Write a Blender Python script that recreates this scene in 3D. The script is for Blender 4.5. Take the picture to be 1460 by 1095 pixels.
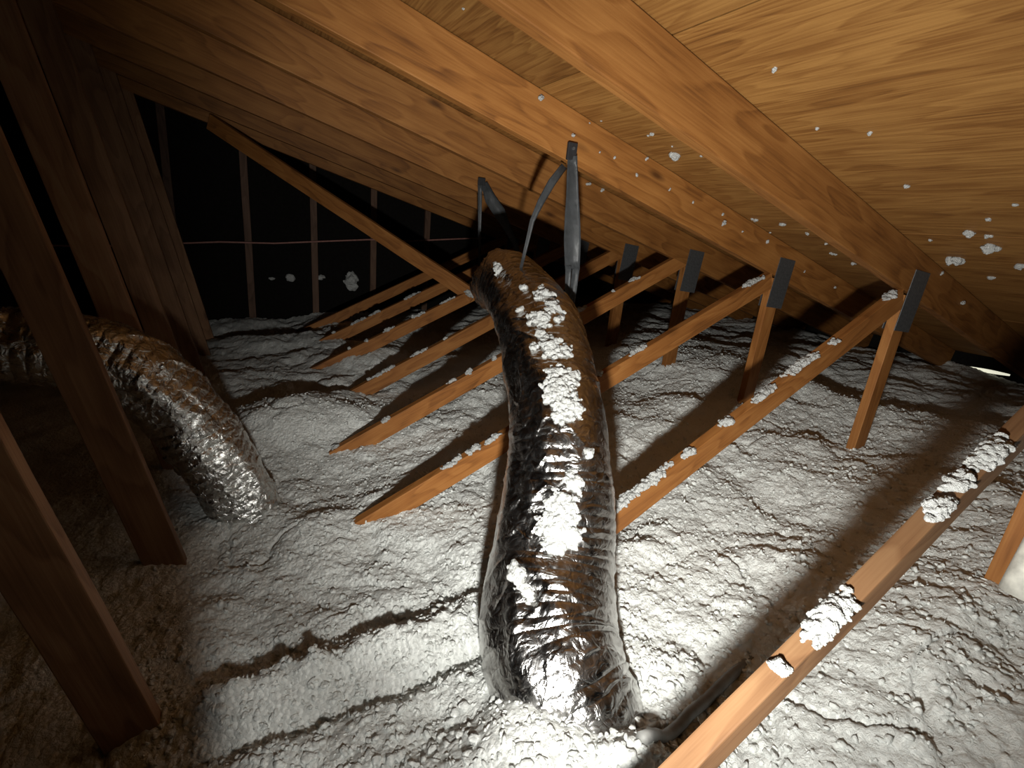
import bpy, bmesh, math, random
import numpy as np
from mathutils import Vector, Matrix
from mathutils.bvhtree import BVHTree

for o in list(bpy.data.objects): bpy.data.objects.remove(o)
scn = bpy.context.scene
col = scn.collection
CZ = 1.5                      # height of the lens above the ceiling boards; coordinates below are written relative to it
F = 690.0
YAW, PITCH, ROLL = 0.5242, 0.2958, 0.099

# ------------------------------------------------------------------ camera, world, light, exposure
def cam_axes():
    cy, sy, cp, sp = math.cos(YAW), math.sin(YAW), math.cos(PITCH), math.sin(PITCH)
    fw = Vector((sy*cp, cy*cp, -sp)); rt = Vector((cy, -sy, 0)); up = rt.cross(fw)
    c, s = math.cos(ROLL), math.sin(ROLL)
    return rt*c + up*s, up*c - rt*s, fw
RT, UP, FW = cam_axes()
cd = bpy.data.cameras.new('camera'); cam = bpy.data.objects.new('camera', cd); col.objects.link(cam)
cd.sensor_width = 36; cd.lens = 36*F/1460; cd.clip_start = .02
cam.matrix_world = Matrix(((RT.x, UP.x, -FW.x, 0), (RT.y, UP.y, -FW.y, 0), (RT.z, UP.z, -FW.z, CZ), (0, 0, 0, 1)))
scn.camera = cam

w = bpy.data.worlds.new('world'); scn.world = w; w.use_nodes = True
w.node_tree.nodes['Background'].inputs[0].default_value = (.5, .55, .6, 1)
w.node_tree.nodes['Background'].inputs[1].default_value = .0005

def spot(name, loc, target, watts, size, blend, radius, color):
    l = bpy.data.lights.new(name, 'SPOT'); o = bpy.data.objects.new(name, l); col.objects.link(o)
    l.energy = watts; l.spot_size = math.radians(size); l.spot_blend = blend; l.shadow_soft_size = radius; l.color = color
    o.location = (loc[0], loc[1], loc[2]+CZ)
    d = Vector(target) - Vector(loc); o.rotation_euler = d.to_track_quat('-Z', 'Y').to_euler()
    return o
LP = Vector((.10, .06, -.43))
def beam(az, el): return tuple(LP + Vector((math.cos(math.radians(az))*math.cos(math.radians(el)), math.sin(math.radians(az))*math.cos(math.radians(el)), math.sin(math.radians(el)))))
spot('flashlight', tuple(LP), beam(48, 5), 182, 114, .95, .03, (1, .985, .93))             # the hot core of the hand lamp
spot('flashlight_spill', tuple(LP+Vector((0, .004, .004))), beam(13, -10), 22, 172, .12, .03, (1, .985, .93))   # and its wide spill

scn.view_settings.view_transform = 'Standard'; scn.view_settings.look = 'None'
scn.view_settings.exposure = 0.0; scn.view_settings.gamma = 1; scn.view_settings.use_curve_mapping = False

# ------------------------------------------------------------------ helpers
def px_ray(x, y):
    return (RT*((x-730)/F) + UP*((547.5-y)/F) + FW)
def px_plane(x, y, Y):
    d = px_ray(x, y); return d*(Y/d.y)
def project(P):
    v = Vector(P); f = v.dot(FW); return 730+F*v.dot(RT)/f, 547.5-F*v.dot(UP)/f

def tag(o, label=None, cat=None, group=None, kind=None):
    if label: o['label'] = label
    if cat: o['category'] = cat
    if group: o['group'] = group
    if kind: o['kind'] = kind
    return o

def link(o, parent=None):
    col.objects.link(o)
    if parent is not None:
        o.parent = parent
        o.matrix_parent_inverse = Matrix.Translation(-parent.location)
    return o

def empty(name, loc):
    e = bpy.data.objects.new(name, None); e.empty_display_size = .1
    e.location = (loc[0], loc[1], loc[2]+CZ); col.objects.link(e); return e

def mesh_np(name, verts, faces, mat, parent=None, smooth=True, matrix=None):
    me = bpy.data.meshes.new(name)
    verts = np.asarray(verts, np.float32); faces = np.asarray(faces, np.int32)
    k = faces.shape[1]
    me.vertices.add(len(verts)); me.vertices.foreach_set('co', verts.ravel())
    me.loops.add(faces.size); me.loops.foreach_set('vertex_index', faces.ravel())
    me.polygons.add(len(faces)); me.polygons.foreach_set('loop_start', np.arange(0, faces.size, k, dtype=np.int32))
    me.polygons.foreach_set('loop_total', np.full(len(faces), k, np.int32))
    me.update(calc_edges=True); me.validate()
    if smooth: me.polygons.foreach_set('use_smooth', np.ones(len(me.polygons), bool))
    me.materials.append(mat)
    o = bpy.data.objects.new(name, me)
    if matrix is not None: o.matrix_world = matrix
    return link(o, parent)

def mesh_bm(name, bm, mat, parent=None, matrix=None, smooth=False):
    me = bpy.data.meshes.new(name); bm.normal_update(); bm.to_mesh(me); bm.free(); me.materials.append(mat)
    if smooth:
        for p in me.polygons: p.use_smooth = True
    o = bpy.data.objects.new(name, me)
    if matrix is not None: o.matrix_world = matrix
    return link(o, parent)

def box_bm(sx, sy, sz, bev=.003, cuts=0, wob=0, rng=None):
    bm = bmesh.new(); bmesh.ops.create_cube(bm, size=1)
    for v in bm.verts: v.co = Vector((v.co.x*sx, v.co.y*sy, v.co.z*sz))
    if bev: bmesh.ops.bevel(bm, geom=list(bm.edges), offset=bev, segments=2, affect='EDGES', profile=.6)
    if cuts:
        for i in range(1, cuts+1):
            x = -sx/2 + sx*i/(cuts+1)
            bmesh.ops.bisect_plane(bm, geom=list(bm.verts)+list(bm.edges)+list(bm.faces), plane_co=(x, 0, 0), plane_no=(1, 0, 0))
        if wob:
            off = {}
            for v in bm.verts:
                key = round(v.co.x, 4)
                if key not in off: off[key] = (rng.uniform(-wob, wob), rng.uniform(-wob, wob))
                v.co.y += off[key][0]; v.co.z += off[key][1]
    return bm

def frame(p0, p1, side):
    """matrix with local X from p0 to p1, local Y as close to side as possible (world coordinates incl. CZ)"""
    a = Vector(p0); b = Vector(p1); x = (b-a).normalized(); s = Vector(side)
    y = (s - x*s.dot(x)).normalized(); z = x.cross(y); c = (a+b)/2
    return Matrix(((x.x, y.x, z.x, c.x), (x.y, y.y, z.y, c.y), (x.z, y.z, z.z, c.z+CZ), (0, 0, 0, 1))), (b-a).length

RNG = random.Random(7)
def board(name, p0, p1, thick, depth, side, mat, parent=None, bev=.003, wob=.0012):
    m, L = frame(p0, p1, side)
    return mesh_bm(name, box_bm(L, thick, depth, bev, cuts=max(1, int(L/.35)), wob=wob, rng=RNG), mat, parent, m)

# numpy noise
_r = np.random.RandomState(3); _T = _r.rand(4096).astype(np.float32)
def _h(i, j, k=0):
    n = (i*374761393 + j*668265263 + k*974711 + 1013) & 0x7fffffff
    n = ((n ^ (n >> 13))*1274126177) & 0x7fffffff
    return _T[(n ^ (n >> 16)) & 4095]
def vnoise(x, y, seed=0):
    xi = np.floor(x).astype(np.int64); yi = np.floor(y).astype(np.int64); fx = x-xi; fy = y-yi
    u = fx*fx*(3-2*fx); v = fy*fy*(3-2*fy)
    a = _h(xi, yi, seed); b = _h(xi+1, yi, seed); c = _h(xi, yi+1, seed); d = _h(xi+1, yi+1, seed)
    return (a*(1-u)+b*u)*(1-v)+(c*(1-u)+d*u)*v - .5
def puffs(x, y, seed=0):
    """rounded cotton-like lumps, 0..1"""
    xi = np.floor(x).astype(np.int64); yi = np.floor(y).astype(np.int64)
    best = np.full(x.shape, 9., np.float64)
    for dx in (-1, 0, 1):
        for dy in (-1, 0, 1):
            cx = xi+dx; cy = yi+dy
            px = cx+_h(cx, cy, seed); py = cy+_h(cx, cy, seed+11)
            best = np.minimum(best, (x-px)**2+(y-py)**2)
    return np.sqrt(np.clip(1-best, 0, 1))

# ------------------------------------------------------------------ materials
def new_mat(name):
    m = bpy.data.materials.new(name); m.use_nodes = True
    nt = m.node_tree; b = nt.nodes['Principled BSDF']; return m, nt, b
def N(nt, typ, **kw):
    n = nt.nodes.new(typ)
    for k, v in kw.items(): setattr(n, k, v)
    return n
def ramp(nt, stops):
    r = N(nt, 'ShaderNodeValToRGB'); e = r.color_ramp.elements
    while len(e) > len(stops): e.remove(e[-1])
    while len(e) < len(stops): e.new(.5)
    for el, (p, c) in zip(e, stops): el.position = p; el.color = (*c, 1)
    return r

def wood(name, dark, mid, light, ringscale=9, grain=1.0, knots=True, rough=.62, along=1.0, bump=.25):
    """grain runs along the object's local X"""
    m, nt, b = new_mat(name); L = nt.links.new
    tc = N(nt, 'ShaderNodeTexCoord'); oi = N(nt, 'ShaderNodeObjectInfo')
    mul = N(nt, 'ShaderNodeMath', operation='MULTIPLY'); mul.inputs[1].default_value = 37.0; L(oi.outputs['Random'], mul.inputs[0])
    comb = N(nt, 'ShaderNodeCombineXYZ')
    for i in range(3): L(mul.outputs[0], comb.inputs[i])
    add = N(nt, 'ShaderNodeVectorMath', operation='ADD'); L(tc.outputs['Object'], add.inputs[0]); L(comb.outputs[0], add.inputs[1])
    # slow warp of the rings so that they form cathedral figures
    sc1 = N(nt, 'ShaderNodeVectorMath', operation='MULTIPLY'); sc1.inputs[1].default_value = (1.1*along, 5, 5); L(add.outputs[0], sc1.inputs[0])
    n1 = N(nt, 'ShaderNodeTexNoise'); n1.inputs['Scale'].default_value = 1.3; n1.inputs['Detail'].default_value = 2; L(sc1.outputs[0], n1.inputs['Vector'])
    mr = N(nt, 'ShaderNodeMath', operation='MULTIPLY'); mr.inputs[1].default_value = ringscale; L(n1.outputs[0], mr.inputs[0])
    fr = N(nt, 'ShaderNodeMath', operation='FRACT'); L(mr.outputs[0], fr.inputs[0])
    rr = ramp(nt, [(0, (.25,)*3), (.55, (.8,)*3), (.86, (1,)*3), (1, (.25,)*3)]); L(fr.outputs[0], rr.inputs[0])
    # fine fibres
    sc2 = N(nt, 'ShaderNodeVectorMath', operation='MULTIPLY'); sc2.inputs[1].default_value = (5*along, 170, 170); L(add.outputs[0], sc2.inputs[0])
    n2 = N(nt, 'ShaderNodeTexNoise'); n2.inputs['Scale'].default_value = 1; n2.inputs['Detail'].default_value = 4; L(sc2.outputs[0], n2.inputs['Vector'])
    # blotches
    sc3 = N(nt, 'ShaderNodeVectorMath', operation='MULTIPLY'); sc3.inputs[1].default_value = (2.2, 7, 7); L(add.outputs[0], sc3.inputs[0])
    n3 = N(nt, 'ShaderNodeTexNoise'); n3.inputs['Scale'].default_value = 1.6; n3.inputs['Detail'].default_value = 5; L(sc3.outputs[0], n3.inputs['Vector'])
    a1 = N(nt, 'ShaderNodeMath', operation='MULTIPLY_ADD'); a1.inputs[1].default_value = .30; L(rr.outputs[0], a1.inputs[0])
    a2 = N(nt, 'ShaderNodeMath', operation='MULTIPLY_ADD'); a2.inputs[1].default_value = .55*grain; L(n2.outputs[0], a2.inputs[0])
    a3 = N(nt, 'ShaderNodeMath', operation='MULTIPLY_ADD'); a3.inputs[1].default_value = .75; L(n3.outputs[0], a3.inputs[0])
    a3.inputs[2].default_value = -.35; L(a3.outputs[0], a2.inputs[2]); L(a2.outputs[0], a1.inputs[2])
    cr = ramp(nt, [(.12, dark), (.45, mid), (.85, light)]); L(a1.outputs[0], cr.inputs[0])
    out = cr.outputs[0]
    if knots:
        sk = N(nt, 'ShaderNodeVectorMath', operation='MULTIPLY'); sk.inputs[1].default_value = (2.0, 6, 6); L(add.outputs[0], sk.inputs[0])
        vo = N(nt, 'ShaderNodeTexVoronoi'); vo.inputs['Scale'].default_value = .9; L(sk.outputs[0], vo.inputs['Vector'])
        kr = ramp(nt, [(.03, (1,)*3), (.11, (0,)*3)]); L(vo.outputs['Distance'], kr.inputs[0])
        mx = N(nt, 'ShaderNodeMixRGB'); mx.inputs[2].default_value = (dark[0]*.45, dark[1]*.4, dark[2]*.4, 1)
        km = N(nt, 'ShaderNodeMath', operation='MULTIPLY'); km.inputs[1].default_value = .8; L(kr.outputs[0], km.inputs[0])
        L(km.outputs[0], mx.inputs[0]); L(out, mx.inputs[1]); out = mx.outputs[0]
    hv = N(nt, 'ShaderNodeHueSaturation')
    vv = N(nt, 'ShaderNodeMath', operation='MULTIPLY_ADD'); vv.inputs[1].default_value = .3; vv.inputs[2].default_value = .85; L(oi.outputs['Random'], vv.inputs[0])
    L(vv.outputs[0], hv.inputs['Value']); L(out, hv.inputs['Color'])
    L(hv.outputs[0], b.inputs['Base Color']); b.inputs['Roughness'].default_value = rough
    b.inputs['Specular IOR Level'].default_value = .25
    bp = N(nt, 'ShaderNodeBump'); bp.inputs['Strength'].default_value = bump; bp.inputs['Distance'].default_value = .004
    L(a1.outputs[0], bp.inputs['Height']); L(bp.outputs[0], b.inputs['Normal'])
    return m

M_RAFT = wood('rafter_pine', (.085, .030, .007), (.21, .083, .019), (.31, .138, .037))
M_WEB = wood('web_pine', (.10, .036, .009), (.24, .092, .022), (.34, .15, .042))
M_TAN = wood('tan_pine', (.06, .028, .012), (.115, .058, .026), (.16, .09, .043))
M_OLD = wood('dusty_pine', (.11, .052, .022), (.21, .105, .05), (.31, .17, .085))
M_STUD = wood('stained_stud', (.045, .022, .012), (.095, .05, .03), (.14, .08, .05))
M_PLY = wood('sheathing_plywood', (.065, .025, .0055), (.165, .069, .0155), (.27, .133, .036), ringscale=16, grain=1.5, knots=False, along=.7, bump=.35)

def simple(name, c, rough=.6, metal=0, bump=0, bscale=40, spec=.3):
    m, nt, b = new_mat(name); L = nt.links.new
    tc = N(nt, 'ShaderNodeTexCoord'); n = N(nt, 'ShaderNodeTexNoise'); n.inputs['Scale'].default_value = bscale; n.inputs['Detail'].default_value = 4
    L(tc.outputs['Object'], n.inputs['Vector'])
    r = ramp(nt, [(.25, tuple(x*.72 for x in c)), (.75, tuple(min(1, x*1.2) for x in c))]); L(n.outputs[0], r.inputs[0]); L(r.outputs[0], b.inputs['Base Color'])
    b.inputs['Roughness'].default_value = rough; b.inputs['Metallic'].default_value = metal; b.inputs['Specular IOR Level'].default_value = spec
    if bump:
        bp = N(nt, 'ShaderNodeBump'); bp.inputs['Strength'].default_value = bump; bp.inputs['Distance'].default_value = .004
        L(n.outputs[0], bp.inputs['Height']); L(bp.outputs[0], b.inputs['Normal'])
    return m
M_PLATE = simple('galvanised_plate', (.13, .135, .14), .55, .7, .2, 90)
M_STRAP = simple('black_strap', (.075, .08, .085), .42, 0, .5, 35, .4)
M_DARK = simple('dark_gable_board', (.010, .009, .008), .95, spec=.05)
M_DRY = simple('drywall', (.5, .5, .48), .9)
M_CABLE = simple('reddish_cable', (.35, .17, .14), .5)
M_PIPE = simple('white_pipe', (.72, .71, .64), .4)
M_GREY = simple('grey_sheath', (.20, .20, .19), .6)
M_FELT = simple('roof_felt', (.04, .035, .03), .95)

def fluff(name, c, scale, strength):
    m, nt, b = new_mat(name); L = nt.links.new
    tc = N(nt, 'ShaderNodeTexCoord')
    n = N(nt, 'ShaderNodeTexNoise'); n.inputs['Scale'].default_value = scale; n.inputs['Detail'].default_value = 8; n.inputs['Roughness'].default_value = .7
    n.inputs['Distortion'].default_value = .5
    L(tc.outputs['Object'], n.inputs['Vector'])
    n2 = N(nt, 'ShaderNodeTexNoise'); n2.inputs['Scale'].default_value = 9; n2.inputs['Detail'].default_value = 3; L(tc.outputs['Object'], n2.inputs['Vector'])
    vo = N(nt, 'ShaderNodeTexVoronoi'); vo.inputs['Scale'].default_value = scale*1.25
    wa = N(nt, 'ShaderNodeVectorMath', operation='MULTIPLY_ADD'); wa.inputs[1].default_value = (.02,)*3; L(n.outputs['Color'], wa.inputs[0]); L(tc.outputs['Object'], wa.inputs[2]); L(wa.outputs[0], vo.inputs['Vector'])
    vs_ = N(nt, 'ShaderNodeMath', operation='MULTIPLY_ADD'); vs_.inputs[1].default_value = -.45; L(vo.outputs['Distance'], vs_.inputs[0]); L(n.outputs[0], vs_.inputs[2])
    r = ramp(nt, [(.3, tuple(x*.93 for x in c)), (.7, c)]); L(n2.outputs[0], r.inputs[0]); L(r.outputs[0], b.inputs['Base Color'])
    b.inputs['Roughness'].default_value = 1; b.inputs['Specular IOR Level'].default_value = .05
    bp = N(nt, 'ShaderNodeBump'); bp.inputs['Strength'].default_value = strength; bp.inputs['Distance'].default_value = .012
    L(vs_.outputs[0], bp.inputs['Height']); L(bp.outputs[0], b.inputs['Normal'])
    return m
M_INS = fluff('blown_insulation', (.82, .84, .81), 70, .85)
M_CLUMP = fluff('insulation_clump', (.70, .71, .69), 150, .9)

def foil(name, c, rough, scale, strength):
    m, nt, b = new_mat(name); L = nt.links.new
    b.inputs['Base Color'].default_value = (*c, 1); b.inputs['Metallic'].default_value = 1
    tc = N(nt, 'ShaderNodeTexCoord')
    n = N(nt, 'ShaderNodeTexNoise'); n.inputs['Scale'].default_value = scale; n.inputs['Detail'].default_value = 5; n.inputs['Distortion'].default_value = 1.2
    L(tc.outputs['Object'], n.inputs['Vector'])
    r = ramp(nt, [(.3, (rough*.7,)*3), (.75, (rough*1.5,)*3)]); L(n.outputs[0], r.inputs[0]); L(r.outputs[0], b.inputs['Roughness'])
    bp = N(nt, 'ShaderNodeBump'); bp.inputs['Strength'].default_value = strength; bp.inputs['Distance'].default_value = .01
    L(n.outputs[0], bp.inputs['Height']); L(bp.outputs[0], b.inputs['Normal'])
    return m
M_FOIL = foil('metallised_film', (.50, .49, .48), .20, 34, .5)
M_FOIL2 = foil('crumpled_foil', (.66, .66, .64), .24, 40, .9)

# ------------------------------------------------------------------ the setting
RS = .252                                         # roof slope 3 in 12
def raf_z(x): return -.079 - RS*(x-2.52)          # underside of the rafters
RIDGE = -2.6
ZR = raf_z(RIDGE)
def raf_z2(x): return ZR + RS*(x-RIDGE) if x < RIDGE else raf_z(x)
SH = .173                                         # rafter depth measured vertically
Y0, DY = 1.047, .61
TY = {-1: .31, 0: 1.047, 1: 1.657, 2: 2.267, 3: 2.877, 4: 3.487, 5: 4.097, 6: 4.707}
YB, YF, XR, XL = 5.32, -1.25, 5.06, -4.6

fl = mesh_bm('floor', box_bm(XR-XL, YB-YF, .02, 0), M_DRY, None, Matrix.Translation(((XR+XL)/2, (YB+YF)/2, CZ-1.51))); tag(fl, kind='structure')

# roof: felt above, plywood sheets below, one object each
def slope_quad(bm, xa, xb, z0, t):
    vs = [bm.verts.new((x, y, z+CZ)) for (x, z) in ((xa, z0(xa)), (xb, z0(xb))) for y in (YF, YB+.05)]
    vt = [bm.verts.new((v.co.x, v.co.y, v.co.z+t)) for v in vs]
    for f in ((0, 2, 3, 1), ): bm.faces.new([vs[i] for i in f])
    bm.faces.new([vt[i] for i in (0, 1, 3, 2)])
    for a, b_ in ((0, 1), (1, 3), (3, 2), (2, 0)): bm.faces.new((vs[a], vs[b_], vt[b_], vt[a]))
bm = bmesh.new()
slope_quad(bm, RIDGE, XR+.15, lambda x: raf_z2(x)+SH+.0145, .02)
slope_quad(bm, XL, RIDGE, lambda x: raf_z2(x)+SH+.0145, .02)
ceil_o = mesh_bm('ceiling', bm, M_FELT); tag(ceil_o, kind='structure')
CS = math.cos(math.atan(RS))
xs = [RIDGE, -1.75, -.405, .94, 2.285, 3.63, XR+.1]
panel_cache = {}
def panel(xa, xb, ya, yb):
    za = raf_z2(xa)+SH; zb = raf_z2(xb)+SH
    xm, ym, zm = (xa+xb)/2, (ya+yb)/2, (za+zb)/2
    up = Vector((-(zb-za), 0, xb-xa)).normalized(); sx = Vector((0, 1, 0)); sy = up.cross(sx)
    c = Vector((xm, ym, zm)) + up*.007
    wd = math.hypot(xb-xa, zb-za)-.004; ln = yb-ya-.004
    key = (round(wd, 3), round(ln, 3))
    m = Matrix(((sx.x, sy.x, up.x, c.x), (sx.y, sy.y, up.y, c.y), (sx.z, sy.z, up.z, c.z+CZ), (0, 0, 0, 1)))
    if key not in panel_cache:
        o = mesh_bm('panel', box_bm(ln, wd, .012, .0015), M_PLY, None, m); panel_cache[key] = o.data
        col.objects.unlink(o)
    else:
        o = bpy.data.objects.new('panel', panel_cache[key]); o.matrix_world = m
    link(o, ceil_o)
for i in range(len(xs)-1):
    y = YF if i % 2 else YF-.61
    while y < YB-.05:
        ya = max(y, YF); yb = min(y+2.44, YB)
        if y+2.44 > YF+.05: panel(xs[i], xs[i+1], ya, yb)
        y += 2.44
for xa, xb in ((XL, -3.9), (-3.9, RIDGE)):
    for ya, yb in ((YF, 1.2), (1.2, 3.6), (3.6, YB)): panel(xa, xb, ya, yb)

# gable wall with its studs
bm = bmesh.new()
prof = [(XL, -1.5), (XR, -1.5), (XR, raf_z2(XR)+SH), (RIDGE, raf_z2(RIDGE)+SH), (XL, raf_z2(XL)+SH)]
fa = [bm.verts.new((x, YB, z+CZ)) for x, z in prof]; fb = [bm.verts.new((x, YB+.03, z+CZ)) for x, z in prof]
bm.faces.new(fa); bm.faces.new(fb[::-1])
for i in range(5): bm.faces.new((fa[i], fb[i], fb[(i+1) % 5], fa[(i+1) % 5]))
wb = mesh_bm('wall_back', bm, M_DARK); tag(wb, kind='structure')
for k in range(-6, 7):
    x = .66+.575*k
    if x > XR-.1 or x < XL+.1: continue
    board('stud', (x, YB-.021, -1.45), (x, YB-.021, raf_z2(x)+SH-.02), .038, .06, (0, 1, 0), M_STUD, wb)
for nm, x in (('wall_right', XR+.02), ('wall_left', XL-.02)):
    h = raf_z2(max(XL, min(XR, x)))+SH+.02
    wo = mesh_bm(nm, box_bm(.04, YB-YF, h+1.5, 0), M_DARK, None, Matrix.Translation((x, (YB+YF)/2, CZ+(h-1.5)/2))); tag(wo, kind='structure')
# a slit of daylight where the sheathing stops at the eave
m, nt, b = new_mat('daylight'); b.inputs['Base Color'].default_value = (.9, .95, .8, 1)
b.inputs['Emission Color'].default_value = (1, .98, .78, 1); b.inputs['Emission Strength'].default_value = .75
bm = bmesh.new(); n_ = 12
lo = []; hi = []
for i in range(n_+1):
    t = i/n_; y = 1.27+.30*t; th = .012*math.sin(math.pi*min(1, .12+t*.8))+.002
    lo.append(bm.verts.new((XR-.004, y, CZ-.648-.012*t-th))); hi.append(bm.verts.new((XR-.004, y, CZ-.648-.012*t+th)))
for i in range(n_): bm.faces.new((lo[i], hi[i], hi[i+1], lo[i+1]))
r_ = bmesh.ops.extrude_face_region(bm, geom=list(bm.faces))
for v in [g for g in r_['geom'] if isinstance(g, bmesh.types.BMVert)]: v.co.x += .003
sl = mesh_bm('eave_gap', bm, m); tag(sl, 'thin bright slit of daylight low down at the eave', 'daylight gap')

# ------------------------------------------------------------------ trusses
WEB = {-1: ((1.398, -.3035), (.567, -.748)), 0: ((2.167, -.263), (.567, -1.14)), 1: ((2.364, -.146), (.405, -1.102)), 2: ((2.386, -.08), (.392, -1.094)),
       3: ((2.366, -.089), (.628, -.986)), 4: ((1.56, -.478), (.642, -.933)), 5: ((1.577, -.482), (.6, -.966)), 6: ((1.577, -.482), (.6, -.966))}
def web_z(n, x):
    (xa, za), (xb, zb) = WEB[n]; return za+(zb-za)/(xb-xa)*(x-xa)
TLAB = {-1: 'wooden roof truss closest to the white pipe, its bare diagonal web dusted with large clumps',
        0: 'wooden roof truss second from the white pipe, its diagonal thickly crusted with insulation',
        1: 'wooden roof truss third from the white pipe, broad black strap nailed to its rafter',
        2: 'wooden roof truss fourth from the white pipe',
        3: 'wooden roof truss fifth from the white pipe',
        4: 'wooden roof truss sixth from the white pipe, slanting brace nailed to its diagonal',
        5: 'wooden roof truss third from the dark gable wall',
        6: 'wooden roof truss standing next to the dark gable wall'}
TLAB[5] = 'wooden roof truss second from the dark gable wall'
web_objs = {}; raft_objs = {}
for n, y in TY.items():
    t = empty('roof_truss', (2.52, y, -1.5)); tag(t, TLAB[n], 'roof truss', 'roof trusses in a row')
    xe = XR-.02
    hz = SH/2
    raft_objs[n] = board('top_chord', (RIDGE+.01, y, raf_z(RIDGE+.01)+hz), (xe, y, raf_z(xe)+hz), .045, SH*CS-.002, (0, 1, 0), M_RAFT, t, wob=.0006)
    board('top_chord', (XL+.02, y, raf_z2(XL+.02)+hz), (RIDGE-.01, y, raf_z2(RIDGE-.01)+hz), .04, SH*CS-.002, (0, 1, 0), M_OLD, t, wob=.0006)
    px_ = 2.52 if n != -1 else 1.79
    xt = px_-.05
    xbot = .1 if n == -1 else -.05
    tk, dp = (.036, .058) if n == -1 else (.038, .089)
    web_objs[n] = board('diagonal_web', (xt, y, web_z(n, xt)), (xbot, y, web_z(n, xbot)), tk, dp, (0, 1, 0), M_TAN if n == -1 else M_WEB, t)
    board('post', (px_, y, -1.42), (px_, y, raf_z(px_)-.002), .038, .089, (0, 1, 0), M_WEB, t)
    board('bottom_chord', (XL+.05, y, -1.455), (xe, y, -1.455), .038, .085, (0, 1, 0), M_OLD, t)
    # toothed plates on both sides of the joint
    for s in (-1, 1):
        pz = raf_z(px_)-.03
        pm, pl = frame((px_+.015, y+s*.0235, pz-.13), (px_+.035, y+s*.0235, pz+.13), (0, 1, 0))
        mesh_bm('gusset_plate', box_bm(pl, .003, .135, .0008), M_PLATE, t, pm)
    zt = raf_z(-.64)
    board('leaning_web', (-.205, y, -1.42), (-.64, y, zt+.01), .038, .105, (0, 1, 0), M_OLD, t)

# slanting brace from a diagonal web up to a rafter further on
br = board('diagonal_brace', (1.575, TY[4]-.041, -.475), (-.13, TY[6]-.045, .60), .036, .112, (.55, .8, .2), M_WEB)
tag(br, 'long slanting wooden brace with a dusty lower end, crossing in front of the gable', 'wooden brace')

# reddish cable across the gable studs, pale sheath along the nearest diagonal, white pipe
def tube(name, pts, rad, mat, parent=None, seg=12, step=None):
    P = [Vector(p) for p in pts]; bm = bmesh.new(); rings = []
    up = Vector((0, 0, 1))
    for i, p in enumerate(P):
        d = (P[min(i+1, len(P)-1)]-P[max(i-1, 0)]).normalized()
        a = d.cross(up); a = a.normalized() if a.length > 1e-4 else Vector((1, 0, 0)); b_ = a.cross(d)
        r = rad[i] if isinstance(rad, (list, tuple)) else rad
        rings.append([bm.verts.new(p+Vector((0, 0, CZ))+(a*math.cos(q)+b_*math.sin(q))*r) for q in [2*math.pi*k/seg for k in range(seg)]])
    for i in range(len(rings)-1):
        for k in range(seg): bm.faces.new((rings[i][k], rings[i][(k+1) % seg], rings[i+1][(k+1) % seg], rings[i+1][k]))
    bm.faces.new(rings[0][::-1]); bm.faces.new(rings[-1])
    return mesh_bm(name, bm, mat, parent, smooth=True)
yc = YB-.062
tag(tube('cable', [(-1.9+.44*i, yc, -.48+.042*i+.012*math.sin(i*2.1)) for i in range(11)], .008, M_CABLE),
    'thin reddish cable strung across the studs of the dark gable wall', 'cable')

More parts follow.
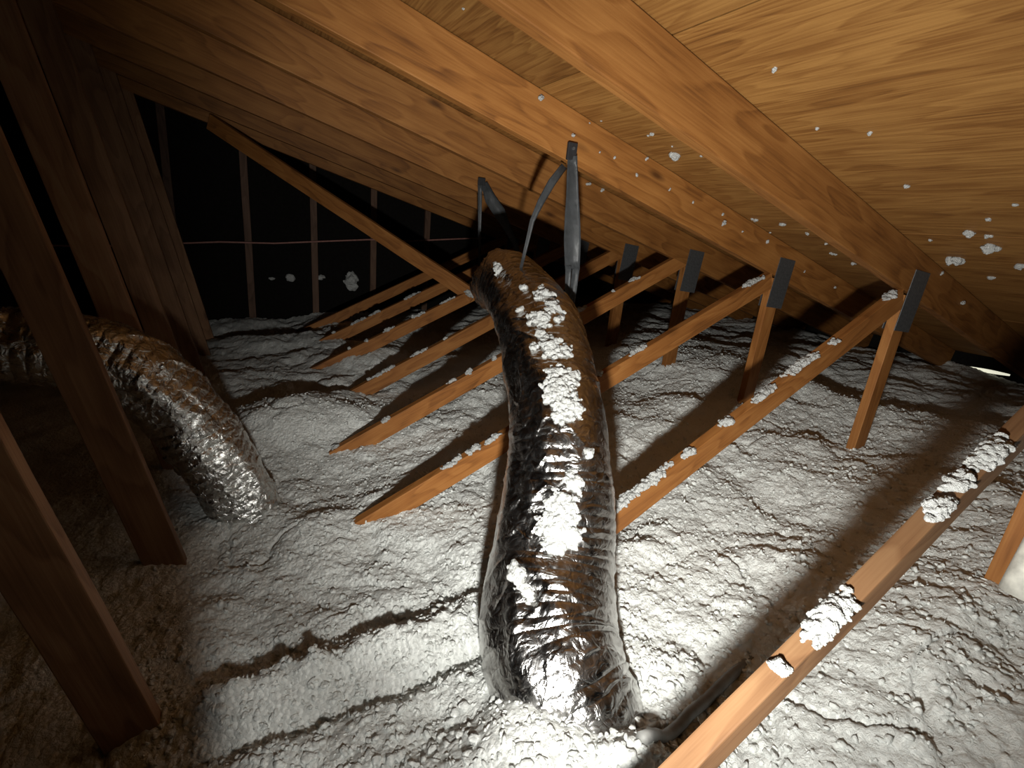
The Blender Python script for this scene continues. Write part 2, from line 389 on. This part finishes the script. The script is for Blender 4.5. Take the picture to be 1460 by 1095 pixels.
# ------------------------------------------------------------------ ducts
def catmull(pts, n):
    P = [np.array(p, float) for p in pts]; P = [2*P[0]-P[1]]+P+[2*P[-1]-P[-2]]
    out = []
    segs = len(P)-3
    for i in range(segs):
        a, b_, c, d = P[i:i+4]
        for t in np.linspace(0, 1, n//segs, endpoint=(i == segs-1)):
            out.append(.5*((2*b_)+(-a+c)*t+(2*a-5*b_+4*c-d)*t*t+(-a+3*b_-3*c+d)*t**3))
    return np.array(out)
def duct(name, pts, rads, mat, ns=700, nt_=180, rib=.0035, wr=.007, seed=0, pitch=.030):
    C = catmull([tuple(p)+(r,) for p, r in zip(pts, rads)], ns); R_ = C[:, 3]; C = C[:, :3]
    T = np.gradient(C, axis=0); T /= np.linalg.norm(T, axis=1)[:, None]
    S = np.concatenate([[0], np.cumsum(np.linalg.norm(np.diff(C, axis=0), axis=1))])
    A = np.zeros_like(C); a = np.cross(T[0], [0, 0, 1.]); A[0] = a/np.linalg.norm(a)
    for i in range(1, len(C)):
        a = A[i-1]-T[i]*A[i-1].dot(T[i]); A[i] = a/np.linalg.norm(a)
    B = np.cross(A, T)
    th = np.linspace(0, 2*math.pi, nt_, endpoint=False)
    s2, t2 = np.meshgrid(S, th, indexing='ij')
    ph = s2/pitch + t2/(2*math.pi) + .55*vnoise(s2*9, np.cos(t2)*2+5, seed+1) + .3*vnoise(s2*22, np.sin(t2)*3+9, seed+8)
    ring = np.abs(np.sin(math.pi*ph))**.6
    amp = np.clip(.6+1.3*vnoise(s2*6, np.cos(t2-.6)*1.6+np.sin(t2)*.7+20, seed+2), .1, 1.3)
    cx, sx = np.cos(t2), np.sin(t2)
    u = t2/(2*math.pi)
    def per(fs, ft, sd):   # noise periodic around the tube
        return vnoise(s2*fs+cx*1.3, sx*ft+cx*ft*.5+40, sd)
    big = per(5, 1.6, seed+3)*.022 + per(14, 3.5, seed+4)*.012
    # skewed creases running across the film
    q = s2*30 + 2.2*np.sin(t2*2+1) + 6*per(4, 1.5, seed+5)
    crease = (1-np.abs(np.sin(q)))**4*np.clip(per(10, 4, seed+6)*2+.3, 0, 1)
    q2 = s2*47 - 3.0*np.sin(t2+.5) + 5*per(6, 2.5, seed+9)
    crease2 = (1-np.abs(np.sin(q2)))**5*np.clip(per(12, 5, seed+10)*2+.3, 0, 1)
    r = R_[:, None] + big*1.0 - rib*amp*(1-ring) + wr*crease + wr*.6*crease2
    V = C[:, None, :] + r[..., None]*(A[:, None, :]*cx[..., None] + B[:, None, :]*sx[..., None])
    V[..., 2] += CZ
    i = np.arange(len(C)-1)[:, None]; k = np.arange(nt_)[None, :]; k2 = (k+1) % nt_
    Fc = np.stack([i*nt_+k, i*nt_+k2, (i+1)*nt_+k2, (i+1)*nt_+k], -1).reshape(-1, 4)
    V = V.reshape(-1, 3)
    e = (len(C)-1)*nt_
    o = mesh_np(name, V, Fc, mat)
    bm = bmesh.new(); bm.from_mesh(o.data); bm.verts.ensure_lookup_table()
    bm.faces.new([bm.verts[j] for j in range(nt_)]); bm.faces.new([bm.verts[e+j] for j in range(nt_)][::-1])
    for v in [v for v in bm.verts if not v.link_faces]: bm.verts.remove(v)
    bmesh.ops.recalc_face_normals(bm, faces=list(bm.faces)); bm.to_mesh(o.data); bm.free()
    for p in o.data.polygons: p.use_smooth = len(p.vertices) == 4
    return o
D1 = [(.64, .52, -1.30), (.645, .616, -1.133), (.637, .715, -1.038), (.658, .809, -.978), (.730, .927, -.866), (.789, 1.032, -.71), (.8325, 1.128, -.574), (.889, 1.286, -.444),
      (.949, 1.476, -.322), (.991, 1.699, -.24), (1.03, 1.886, -.198), (1.15, 2.2, -.23), (1.32, 2.6, -.30), (1.46, 2.9, -.34), (1.52, 3.05, -.37)]
R1 = [.15, .165, .172, .177, .171, .162, .155, .151, .149, .142, .138, .135, .133, .13, .13]
duct1 = duct('flexible_duct', D1, R1, M_FOIL, 1050, 200, seed=2)
tag(duct1, 'large shiny dark flexible duct slung from black straps, topped with white insulation', 'flexible duct')
D2 = [(-.005, 1.93, -1.25), (-.05, 1.94, -1.07), (-.125, 1.95, -.87), (-.215, 1.96, -.70), (-.32, 1.96, -.565), (-.45, 1.96, -.485), (-.62, 1.955, -.45), (-.85, 1.95, -.435), (-1.3, 1.95, -.42), (-1.9, 1.95, -.42)]
duct2 = duct('flexible_duct', D2, [.125, .128, .13, .13, .128, .122, .112, .115, .115, .115], M_FOIL2, 720, 140, rib=.005, wr=.010, seed=21, pitch=.036)
tag(duct2, 'crumpled silver flexible duct passing behind the leaning posts and plunging into the insulation', 'flexible duct')

# ------------------------------------------------------------------ hanging straps
def ribbon(name, pts, widths, wdir, mat, parent=None, thick=.003, seed=1):
    """flat strap through pts, width along wdir"""
    rg = random.Random(seed); bm = bmesh.new(); rows = []
    P = [Vector(p) for p in pts]
    for i, p in enumerate(P):
        d = (P[min(i+1, len(P)-1)]-P[max(i-1, 0)]).normalized(); wv = Vector(wdir); wv = (wv-d*wv.dot(d)).normalized(); nn = d.cross(wv)
        row = []
        for k in range(7):
            u = k/6-.5
            q = p + wv*(u*widths[i]) + nn*(rg.uniform(-1, 1)*.0022 + .35*widths[i]*(u*u)) + Vector((0, 0, CZ))
            row.append(bm.verts.new(q))
        rows.append(row)
    for i in range(len(rows)-1):
        for k in range(6): bm.faces.new((rows[i][k], rows[i][k+1], rows[i+1][k+1], rows[i+1][k]))
    bmesh.ops.solidify(bm, geom=list(bm.faces), thickness=thick)
    bmesh.ops.recalc_face_normals(bm, faces=list(bm.faces))
    return mesh_bm(name, bm, mat, parent, smooth=True)
def lerp(a, b_, n): return [tuple(a[j]+(b_[j]-a[j])*i/(n-1) for j in range(3)) for i in range(n)]
yA = TY[1]-.032
s1 = empty('hanging_strap', (1.093, yA, raf_z(1.09))); tag(s1, 'broad black plastic strap with two tails, nailed to a rafter above the big duct', 'strap', 'duct straps')
M_FOLD = simple('strap_fold', (.02, .02, .022), .6)
fm, fl_ = frame((1.093, yA-.002, .285), (1.093, yA-.002, .345), (0, 1, 0)); mesh_bm('folded_end', box_bm(fl_, .012, .040, .003), M_FOLD, s1, fm)
body = lerp((1.093, yA-.008, .30), (1.140, yA-.03, -.10), 12)
ribbon('strap_body', body, [.036, .04, .044, .046, .05, .056, .062, .066, .068, .066, .062, .060], (1, -.3, 0), M_STRAP, s1, seed=4)
ribbon('tail', lerp((1.122, yA-.03, -.09), (1.150, yA-.02, -.30), 8), [.026, .024, .022, .021, .02, .019, .018, .018], (1, -.3, 0), M_STRAP, s1, seed=5)
ribbon('tail', lerp((1.158, yA-.03, -.09), (1.172, yA-.02, -.34), 8), [.032, .03, .028, .026, .024, .022, .02, .02], (1, -.3, 0), M_STRAP, s1, seed=6)
back = [(1.065, yA-.006, .262), (1.02, yA-.004, .20), (.985, yA+.0, .13), (.962, yA+.01, .06), (.952, yA+.02, -.04), (.945, yA+.03, -.115)]
ribbon('back_leg', back, [.026, .03, .026, .018, .014, .012], (1, -.3, 0), M_STRAP, s1, seed=7)
nb = bmesh.new(); bmesh.ops.create_cone(nb, cap_ends=True, segments=10, radius1=.006, radius2=.006, depth=.006)
mesh_bm('nail_head', nb, M_PLATE, s1, Matrix.Translation((1.093, yA-.010, .325+CZ)) @ Matrix.Rotation(math.pi/2, 4, 'X'))
yB = TY[3]-.034
s2 = empty('hanging_strap', (1.3, yB, raf_z(1.3))); tag(s2, 'narrow black strap spread into a triangle, hanging behind the top of the big duct', 'strap', 'duct straps')
fm, fl_ = frame((1.295, yB-.004, .27), (1.295, yB-.004, .312), (0, 1, 0)); mesh_bm('folded_end', box_bm(fl_, .012, .046, .003), M_FOLD, s2, fm)
ribbon('strap_leg', lerp((1.285, yB-.005, .29), (1.318, yB-.01, -.20), 9), [.03, .026, .024, .022, .02, .02, .018, .018, .018], (1, -.3, 0), M_STRAP, s2, seed=8)
ribbon('strap_leg', [(1.31, yB-.006, .285), (1.36, yB-.006, .20), (1.43, yB-.006, .13), (1.49, yB-.006, .05), (1.55, yB-.006, -.03), (1.585, yB-.006, -.10), (1.592, yB, -.22)],
       [.04, .07, .075, .05, .034, .03, .026], (1, -.3, 0), M_STRAP, s2, seed=9)

# ------------------------------------------------------------------ blown insulation
def axis(segs):
    out = []
    for a, b_, da, db in segs:
        x = a; 
        while x < b_:
            out.append(x); t = (x-a)/(b_-a); x += da+(db-da)*t
    out.append(segs[-1][1]); return np.array(out)
gx = axis([(XL+.005, -.6, .09, .012), (-.6, 2.9, .0068, .0068), (2.9, XR-.005, .0075, .022)])
gy = axis([(YF, .1, .08, .010), (.1, 1.9, .0065, .0072), (1.9, YB-.055, .0075, .030)])
def ground(X, Y):
    g = -1.135 + .155*np.clip(X-.35, 0, 2.6) + .03*np.clip(X-2.95, 0, 3)
    g = g + .075*np.clip(Y-1.9, 0, 1.6)*np.exp(-((X-.5)/1.1)**2)
    def G(x, y, sx, sy, a): return a*np.exp(-((X-x)/sx)**2-((Y-y)/sy)**2)
    g = g + G(.22, 2.6, .36, .34, .12) + G(.42, .56, .20, .17, .13) + G(.64, .45, .11, .08, .10) + G(.9, 2.0, .4, .3, .03) + G(-.05, .2, .3, .3, .06)
    g = g - G(.60, 1.02, .07, .05, .05) + G(.15, 1.75, .2, .2, .03) + G(2.9, 2.6, .8, .8, .05)
    g = g + .15*np.clip((.90-Y)/.60, 0, 1)**1.1*np.clip((X-.75)/.55, 0, 1)
    # drift over the buried foot of the diagonal and the furrows beside it
    d = Y - 1.04
    along = np.clip((X+.35)/.3, 0, 1)*np.clip((.80-X)/.12, 0, 1)
    g = g + along*(np.clip(.06-.16*np.clip(X-.32, 0, 1), .008, 1)*(1+.9*vnoise(X*11, Y*11, 71)+.6*vnoise(X*26, Y*26, 72))*np.exp(-(d/.05)**2)
                   - .035*np.exp(-((d-.13)/.045)**2) - .045*np.exp(-((d+.115)/.032)**2))
    return g
def ins_height(X, Y):
    wx = X + .05*vnoise(X*7, Y*7, 51) + .016*vnoise(X*27, Y*27, 52); wy = Y + .05*vnoise(X*7+9, Y*7, 53) + .016*vnoise(X*27, Y*27+4, 54)
    h = ground(X, Y) + .075*vnoise(X*2.3, Y*2.3, 1) + .045*vnoise(X*6, Y*6, 2)
    h = h + .026*(puffs(wx*8, wy*8, 3)-.7) + .016*(puffs(wx*19, wy*19, 4)-.7) + .011*(puffs(wx*42, wy*42, 5)-.7) + .007*(puffs(wx*80, wy*80, 6)-.7)
    # torn cracks
    c = np.abs(vnoise(wx*5, wy*5, 61)); h = h - .02*np.clip(1-c/.022, 0, 1)*np.clip(vnoise(X*3, Y*3, 62)*3+.3, 0, 1)
    h = h + .009*vnoise(X*95, Y*95, 7) + .016*vnoise(X*17+Y*5, Y*15, 8)
    return h
X2, Y2 = np.meshgrid(gx, gy, indexing='ij')
Z2 = ins_height(X2, Y2)
top = np.minimum(Z2, np.where(X2 > RIDGE, -.079-RS*(X2-2.52), ZR+RS*(X2-RIDGE))+SH-.01)
nx, ny = X2.shape
V = np.stack([X2, Y2, top+CZ], -1).reshape(-1, 3)
ii = np.arange(nx-1)[:, None]; jj = np.arange(ny-1)[None, :]
Fc = np.stack([ii*ny+jj, (ii+1)*ny+jj, (ii+1)*ny+jj+1, ii*ny+jj+1], -1).reshape(-1, 4)

# loose tufts that stand up out of the surface
def ico(sub):
    bm = bmesh.new(); bmesh.ops.create_icosphere(bm, subdivisions=sub, radius=1)
    v = np.array([x.co[:] for x in bm.verts]); f = np.array([[q.index for q in p.verts] for p in bm.faces]); bm.free(); return v, f
IV, IF = ico(2)
I1, IF1 = ico(1)
nrng = np.random.RandomState(11)
def puff_mesh(centers, radii, flat, rng, base=(IV, IF), stretch=.5):
    bv, bf = base; n = len(centers); k = len(bv)
    lumps = 1 + .38*(rng.rand(n, k)-.5) + .3*np.sin(bv[None, :, 0]*3+rng.rand(n, 1)*6)*np.sin(bv[None, :, 1]*3+rng.rand(n, 1)*6)
    sc = 1 + stretch*(rng.rand(n, 1, 3)-.5)*2; sc[..., 2] *= flat
    ang = rng.rand(n)*6.28; ca, sa = np.cos(ang)[:, None], np.sin(ang)[:, None]
    P = bv[None]*lumps[..., None]*sc*np.asarray(radii)[:, None, None]
    Q = np.stack([P[..., 0]*ca-P[..., 1]*sa, P[..., 0]*sa+P[..., 1]*ca, P[..., 2]], -1) + np.asarray(centers)[:, None, :]
    ff = bf[None]+(np.arange(n)*k)[:, None, None]
    return Q.reshape(-1, 3), ff.reshape(-1, 3)
nt1 = 17000
tx = nrng.uniform(-.3, 3.2, nt1); ty = .15+2.6*nrng.rand(nt1)**1.3
tz = ins_height(tx, ty)
tr = .0025+.0055*nrng.rand(nt1)**2
tx2 = nrng.uniform(-.25, .95, 3500); ty2 = nrng.uniform(.3, 1.25, 3500)
pv, pf = puff_mesh(np.stack([tx, ty, tz+CZ+tr*.2], -1), tr, .8, nrng, (I1, IF1), .85)
me = bpy.data.meshes.new('blown_insulation')
tr2 = .003+.007*nrng.rand(3500)**2
pv2, pf2 = puff_mesh(np.stack([tx2, ty2, ins_height(tx2, ty2)+CZ+tr2*.1], -1), tr2, .8, nrng, (IV, IF), .6)
pf = np.vstack([pf, pf2+len(pv)]); pv = np.vstack([pv, pv2])
nv0 = len(V); VV = np.vstack([V, pv]).astype(np.float32)
li = np.concatenate([Fc.ravel(), (pf+nv0).ravel()]).astype(np.int32)
lt = np.concatenate([np.full(len(Fc), 4), np.full(len(pf), 3)]).astype(np.int32); ls = np.concatenate([[0], np.cumsum(lt)[:-1]]).astype(np.int32)
me.vertices.add(len(VV)); me.vertices.foreach_set('co', VV.ravel()); me.loops.add(len(li)); me.loops.foreach_set('vertex_index', li)
me.polygons.add(len(lt)); me.polygons.foreach_set('loop_start', ls); me.polygons.foreach_set('loop_total', lt)
me.update(calc_edges=True); me.polygons.foreach_set('use_smooth', np.ones(len(lt), bool)); me.materials.append(M_INS)
ins = link(bpy.data.objects.new('blown_insulation', me))
tag(ins, 'deep drifts of fluffy white loose-fill insulation covering the attic floor', 'insulation', kind='stuff')

# white pipe and half-buried sheath
def gz(x, y): return float(ins_height(np.array([x]), np.array([y]))[0])
tag(tube('vent_pipe', [(1.625+.012*i, .235, -.72+.06*i) for i in range(14)], .042, M_PIPE, seg=28), 'off-white plastic pipe rising out of the insulation beside a truss post', 'pipe')
pts = []
for i in range(14):
    t = i/13; a = px_ray(897+172*t, 1128-178*t); s = -1.06+.04*t; p = a*(s/a.z); pts.append((p.x, p.y, gz(p.x, p.y)+.011-.03*max(0, t-.75)/.25))
tag(tube('cable', pts, .0125, M_GREY, seg=16), 'pale grey sheathed cable half buried beside a bare diagonal web', 'cable')

# ------------------------------------------------------------------ loose insulation lying on things
def bvh_of(o):
    me_ = o.data; M = o.matrix_world if o.parent is None else o.matrix_basis
    vs = [M @ v.co for v in me_.vertices]; return BVHTree.FromPolygons(vs, [tuple(p.vertices) for p in me_.polygons])
crng = np.random.RandomState(5)
def fuse(o, vox):
    """fuse overlapping puffs into one ragged skin and keep the largest piece"""
    md = o.modifiers.new('fuse', 'REMESH'); md.mode = 'VOXEL'; md.voxel_size = vox; md.use_smooth_shade = True
    dg = bpy.context.evaluated_depsgraph_get(); me_ = bpy.data.meshes.new_from_object(o.evaluated_get(dg)); o.modifiers.clear()
    bm = bmesh.new(); bm.from_mesh(me_); bm.verts.ensure_lookup_table()
    seen = [False]*len(bm.verts); isl = []
    for v in bm.verts:
        if seen[v.index]: continue
        st = [v]; seen[v.index] = True; comp = []
        while st:
            q = st.pop(); comp.append(q)
            for e in q.link_edges:
                r = e.other_vert(q)
                if not seen[r.index]: seen[r.index] = True; st.append(r)
        isl.append(comp)
    if len(isl) > 1:
        isl.sort(key=len)
        bmesh.ops.delete(bm, geom=[v for c in isl[:-1] for v in c], context='VERTS')
    bm.normal_update()
    rr = crng.rand(len(bm.verts))
    for v, q in zip(bm.verts, rr): v.co += v.normal*(q-.5)*vox*1.5
    bm.to_mesh(me_); bm.free(); me_.name = o.data.name
    if not me_.materials: me_.materials.append(M_CLUMP)
    for p in me_.polygons: p.use_smooth = True
    o.data = me_
def clump(target, center, normal, a, b_, ang, rmin, rmax, count, label, group, height=.6, name='insulation_clump', up=None):
    """lumps of fluff scattered over the surface of target around center; a, b_ are the half sizes of the patch"""
    nrm = Vector(normal).normalized(); ref = Vector(up) if up else Vector((0, 0, 1))
    t1 = ref - nrm*ref.dot(nrm)
    if t1.length < 1e-3: t1 = Vector((1, 0, 0))
    t1.normalize(); t2 = nrm.cross(t1)
    ca, sa = math.cos(ang), math.sin(ang); e1 = t1*ca+t2*sa; e2 = t2*ca-t1*sa
    k = max(1, count//9); seeds = [(crng.uniform(-.7, .7), crng.uniform(-.65, .65), crng.uniform(.3, .55)) for _ in range(k)]
    cs = []; rs = []
    for i in range(count):
        sx, sy, sr = seeds[crng.randint(k)]
        q = crng.normal(size=2)*sr*.55
        u, v = sx+q[0], sy+q[1]
        if k == 1: u, v = q[0]*1.3, q[1]*1.3
        edge = min(1, math.hypot(u, v))
        P = Vector(center)+e1*(u*a)+e2*(v*b_)
        hit = target.find_nearest(P, .12)
        if hit[0] is None: continue
        if hit[1].dot(nrm) < .1: continue
        r = (rmin+(rmax-rmin)*crng.rand()**1.6)*(1.1-.45*edge)
        cs.append(hit[0]+hit[1].normalized()*(r*height*(.35+.9*crng.rand()*(1-edge*.7)))); rs.append(r)
    if not cs: return None
    org = sum(cs, Vector())/len(cs)
    v_, f_ = puff_mesh(np.array([tuple(c-org) for c in cs]), np.array(rs)*1.25, .85, crng, (IV, IF), .35)
    o = mesh_np(name, v_, f_, M_CLUMP); fuse(o, max(.0011, min(.0028, float(np.mean(rs))*.30))); o.location = org
    return tag(o, label, 'insulation clump' if name == 'insulation_clump' else 'insulation flake', group)

def on(target, x, y):
    d = px_ray(x, y).normalized(); h = target.ray_cast(Vector((0, 0, CZ)), d)
    return h

bd = bvh_of(duct1)
# (pixel the patch lies under, half size along, half size across, puffs)
DUCT_CL = [(711, 384, .045, .02, 9), (775, 418, .05, .035, 22), (788, 436, .05, .04, 30), (745, 411, .02, .02, 5), (742, 441, .018, .018, 4), (768, 452, .055, .05, 40), (797, 455, .03, .02, 9),
           (757, 489, .04, .04, 20), (788, 494, .055, .045, 45), (775, 478, .03, .03, 10), (802, 535, .06, .055, 60), (806, 575, .07, .06, 100), (792, 556, .05, .05, 40),
           (837, 637, .03, .018, 12), (820, 685, .035, .03, 30), (798, 722, .05, .04, 60), (802, 752, .065, .075, 150), (788, 778, .03, .035, 40), (735, 818, .03, .022, 26), (748, 838, .03, .018, 22)]
ORD = ['first', 'second', 'third', 'fourth', 'fifth', 'sixth', 'seventh', 'eighth', 'ninth', 'tenth', 'eleventh', 'twelfth', 'thirteenth', 'fourteenth', 'fifteenth', 'sixteenth',
       'seventeenth', 'eighteenth', 'nineteenth', 'twentieth']
for i_, (x, y, a, b_, c) in enumerate(sorted(DUCT_CL, key=lambda q: q[1])):
    h = on(bd, x, y)
    if h[0] is None: continue
    big = c > 90
    clump(bd, h[0], h[1], a, b_, crng.uniform(-.4, .4), .004, .011, int(c*2.0), ('broad' if big else 'small')+' white insulation patch on the big duct, '+ORD[i_]+' down from the straps', 'insulation patches on the duct', .55, up=(0, 1, .3))

def x_on_web(n, px):
    lo, hi = .2, 2.6
    for _ in range(40):
        mid = (lo+hi)/2
        if project((mid, TY[n]-.02, web_z(n, mid)+.045))[0] < px: lo = mid
        else: hi = mid
    return (lo+hi)/2
wb_b = {n: bvh_of(o) for n, o in web_objs.items()}
WN = {-1: 'diagonal web nearest the white pipe', 0: 'second diagonal web from the white pipe', 1: 'third diagonal web from the white pipe', 2: 'fourth diagonal web from the white pipe',
      3: 'fifth diagonal web from the white pipe', 4: 'diagonal web carrying the brace', 5: 'diagonal web behind the braced one'}
WEB_CL = {0: [(878, 915, 26, 60), (905, 970, 24, 110), (985, 1000, 14, 34), (1040, 1056, 16, 40), (1085, 1115, 30, 90), (1130, 1175, 34, 120), (1192, 1216, 12, 24), (1272, 1292, 22, 46)],
          1: [(640, 668, 14, 30), (672, 700, 16, 34), (698, 720, 12, 26), (905, 930, 16, 36), (856, 870, 12, 20), (1062, 1094, 26, 70)],
          2: [(480, 490, 10, 14), (550, 562, 12, 16), (645, 661, 13, 20), (671, 684, 12, 16), (706, 716, 9, 10), (822, 845, 16, 30), (903, 918, 14, 24), (878, 883, 6, 5)],
          3: [(535, 572, 16, 46), (592, 616, 14, 34), (636, 646, 10, 14), (526, 536, 10, 12)],
          4: [(545, 570, 12, 34), (585, 612, 12, 36), (632, 655, 12, 30), (523, 530, 8, 8), (500, 506, 7, 6)],
          5: [(495, 530, 14, 50), (530, 560, 14, 46), (575, 608, 12, 40), (476, 486, 8, 8)],
          -1: [(1175, 1240, 40, 150), (1345, 1380, 30, 60), (1380, 1415, 30, 60), (1415, 1460, 40, 110), (1130, 1146, 12, 8)]}
for n, lst in WEB_CL.items():
    (xa, za), (xb, zb) = WEB[n]; sl_ = (za-zb)/(xa-xb); nrm = Vector((-sl_, 0, 1)).normalized(); ax = Vector((1, 0, sl_)).normalized()
    for i_, (p0, p1, hgt, cnt) in enumerate(sorted(lst, key=lambda q: -q[0])):
        x0, x1 = x_on_web(n, p0), x_on_web(n, p1); xm = (x0+x1)/2
        c = Vector((xm, TY[n]-.004, web_z(n, xm)+CZ)) + nrm*((.029 if n == -1 else .0445)+.002)
        clump(wb_b[n], c, nrm, max(.012, (x1-x0)/2*1.15), .022, 0, .0035, .010, int(cnt*1.7), ORD[i_]+' white clump down from the roof, on the '+WN[n], 'insulation clumps on the diagonal webs', .9, up=tuple(ax))
bb = bvh_of(br)
clump(bb, (1.545, TY[4]-.06, -.455+CZ), (-.3, -.5, .8), .075, .055, 0, .008, .017, 60, 'white insulation clump caught on the low end of the slanting brace', None, .9)

# flakes stuck to the sheathing and rafters
pan = [o for o in ceil_o.children]
vs = []; fs = []
for o in pan + [raft_objs[k] for k in (0, 1, 2)]:
    b0 = len(vs); M = o.matrix_basis; vs += [M @ v.co for v in o.data.vertices]; fs += [tuple(i+b0 for i in p.vertices) for p in o.data.polygons]
broof = BVHTree.FromPolygons(vs, fs)
FL = [(962, 220, 10, 14, 0), (959, 208, 3, 2, 0), (922, 226, 3, 8, 1.2), (1000, 222, 3, 2, 0), (1077, 313, 6, 5, .7), (1115, 319, 6, 5, 0), (1152, 333, 4, 4, 0), (1031, 304, 3, 4, 1.2), (1032, 317, 4, 5, 1.4),
      (1093, 345, 4, 5, .8), (1098, 331, 2, 2, 0), (1058, 330, 2, 2, 0), (1382, 331, 8, 6, 0), (1412, 351, 10, 7, .4), (1366, 369, 11, 6, .2), (1414, 395, 5, 6, 0), (1456, 378, 7, 4, .1), (1342, 390, 3, 6, 1.2),
      (1328, 342, 4, 3, .2), (1410, 335, 5, 2, .1), (1187, 361, 4, 5, .5), (1179, 347, 3, 3, 0), (1217, 375, 4, 2, .3), (1147, 387, 2, 6, 1.2), (1190, 410, 3, 4, 0), (955, 270, 2, 8, 1.3), (988, 288, 2, 8, 1.4),
      (770, 140, 6, 5, .6), (817, 193, 4, 4, .5), (930, 190, 4, 4, .5), (924, 193, 3, 3, .5), (857, 172, 2, 2, 0), (841, 176, 2, 2, 0), (857, 271, 4, 4, 0), (840, 262, 5, 3, .4), (815, 247, 4, 3, .4), (908, 250, 3, 3, 0),
      (855, 217, 2, 5, 1.3), (876, 225, 2, 8, 1.3), (660, 11, 3, 2, 0), (1105, 98, 5, 2, -.3), (1165, 182, 4, 3, -.3), (1241, 189, 4, 2, 0), (1293, 264, 4, 3, 0), (1447, 291, 4, 2, 0), (1371, 432, 4, 3, 0), (1409, 312, 4, 2, 0)]
for x, y, s, c, ang in FL:
    h = on(broof, x, y)
    if h[0] is None: continue
    k = h[3]/F
    a = s*k*.9; long = abs(ang) > 1
    clump(broof, h[0], h[1], a*(2.0 if long else 1), a*(.45 if long else .7), ang, max(.0016, a*.28), max(.0026, a*.55), max(3, c), 'tiny white insulation flake stuck up on the underside of the roof',
          'insulation flakes on the roof', .5, 'insulation_flake', up=(-1, 0, .25))
# tufts on the gable wall
gv = [(XL, YB, CZ-1.5), (XR, YB, CZ-1.5), (XR, YB, CZ+1.5), (XL, YB, CZ+1.5)]
bg = BVHTree.FromPolygons([Vector(v) for v in gv], [(0, 1, 2, 3)])
for x, y, s, c in [(501, 400, 12, 26), (388, 397, 5, 5), (413, 396, 7, 6), (457, 395, 6, 5)]:
    p = px_plane(x, y, YB); k = p.dot(FW)/F
    clump(bg, (p.x, YB, p.z+CZ), (0, -1, 0), s*k*.9, s*k*.6, 0, s*k*.3, s*k*.55, c, 'white insulation tuft stuck to the dark gable wall', 'tufts on the gable wall', .5)
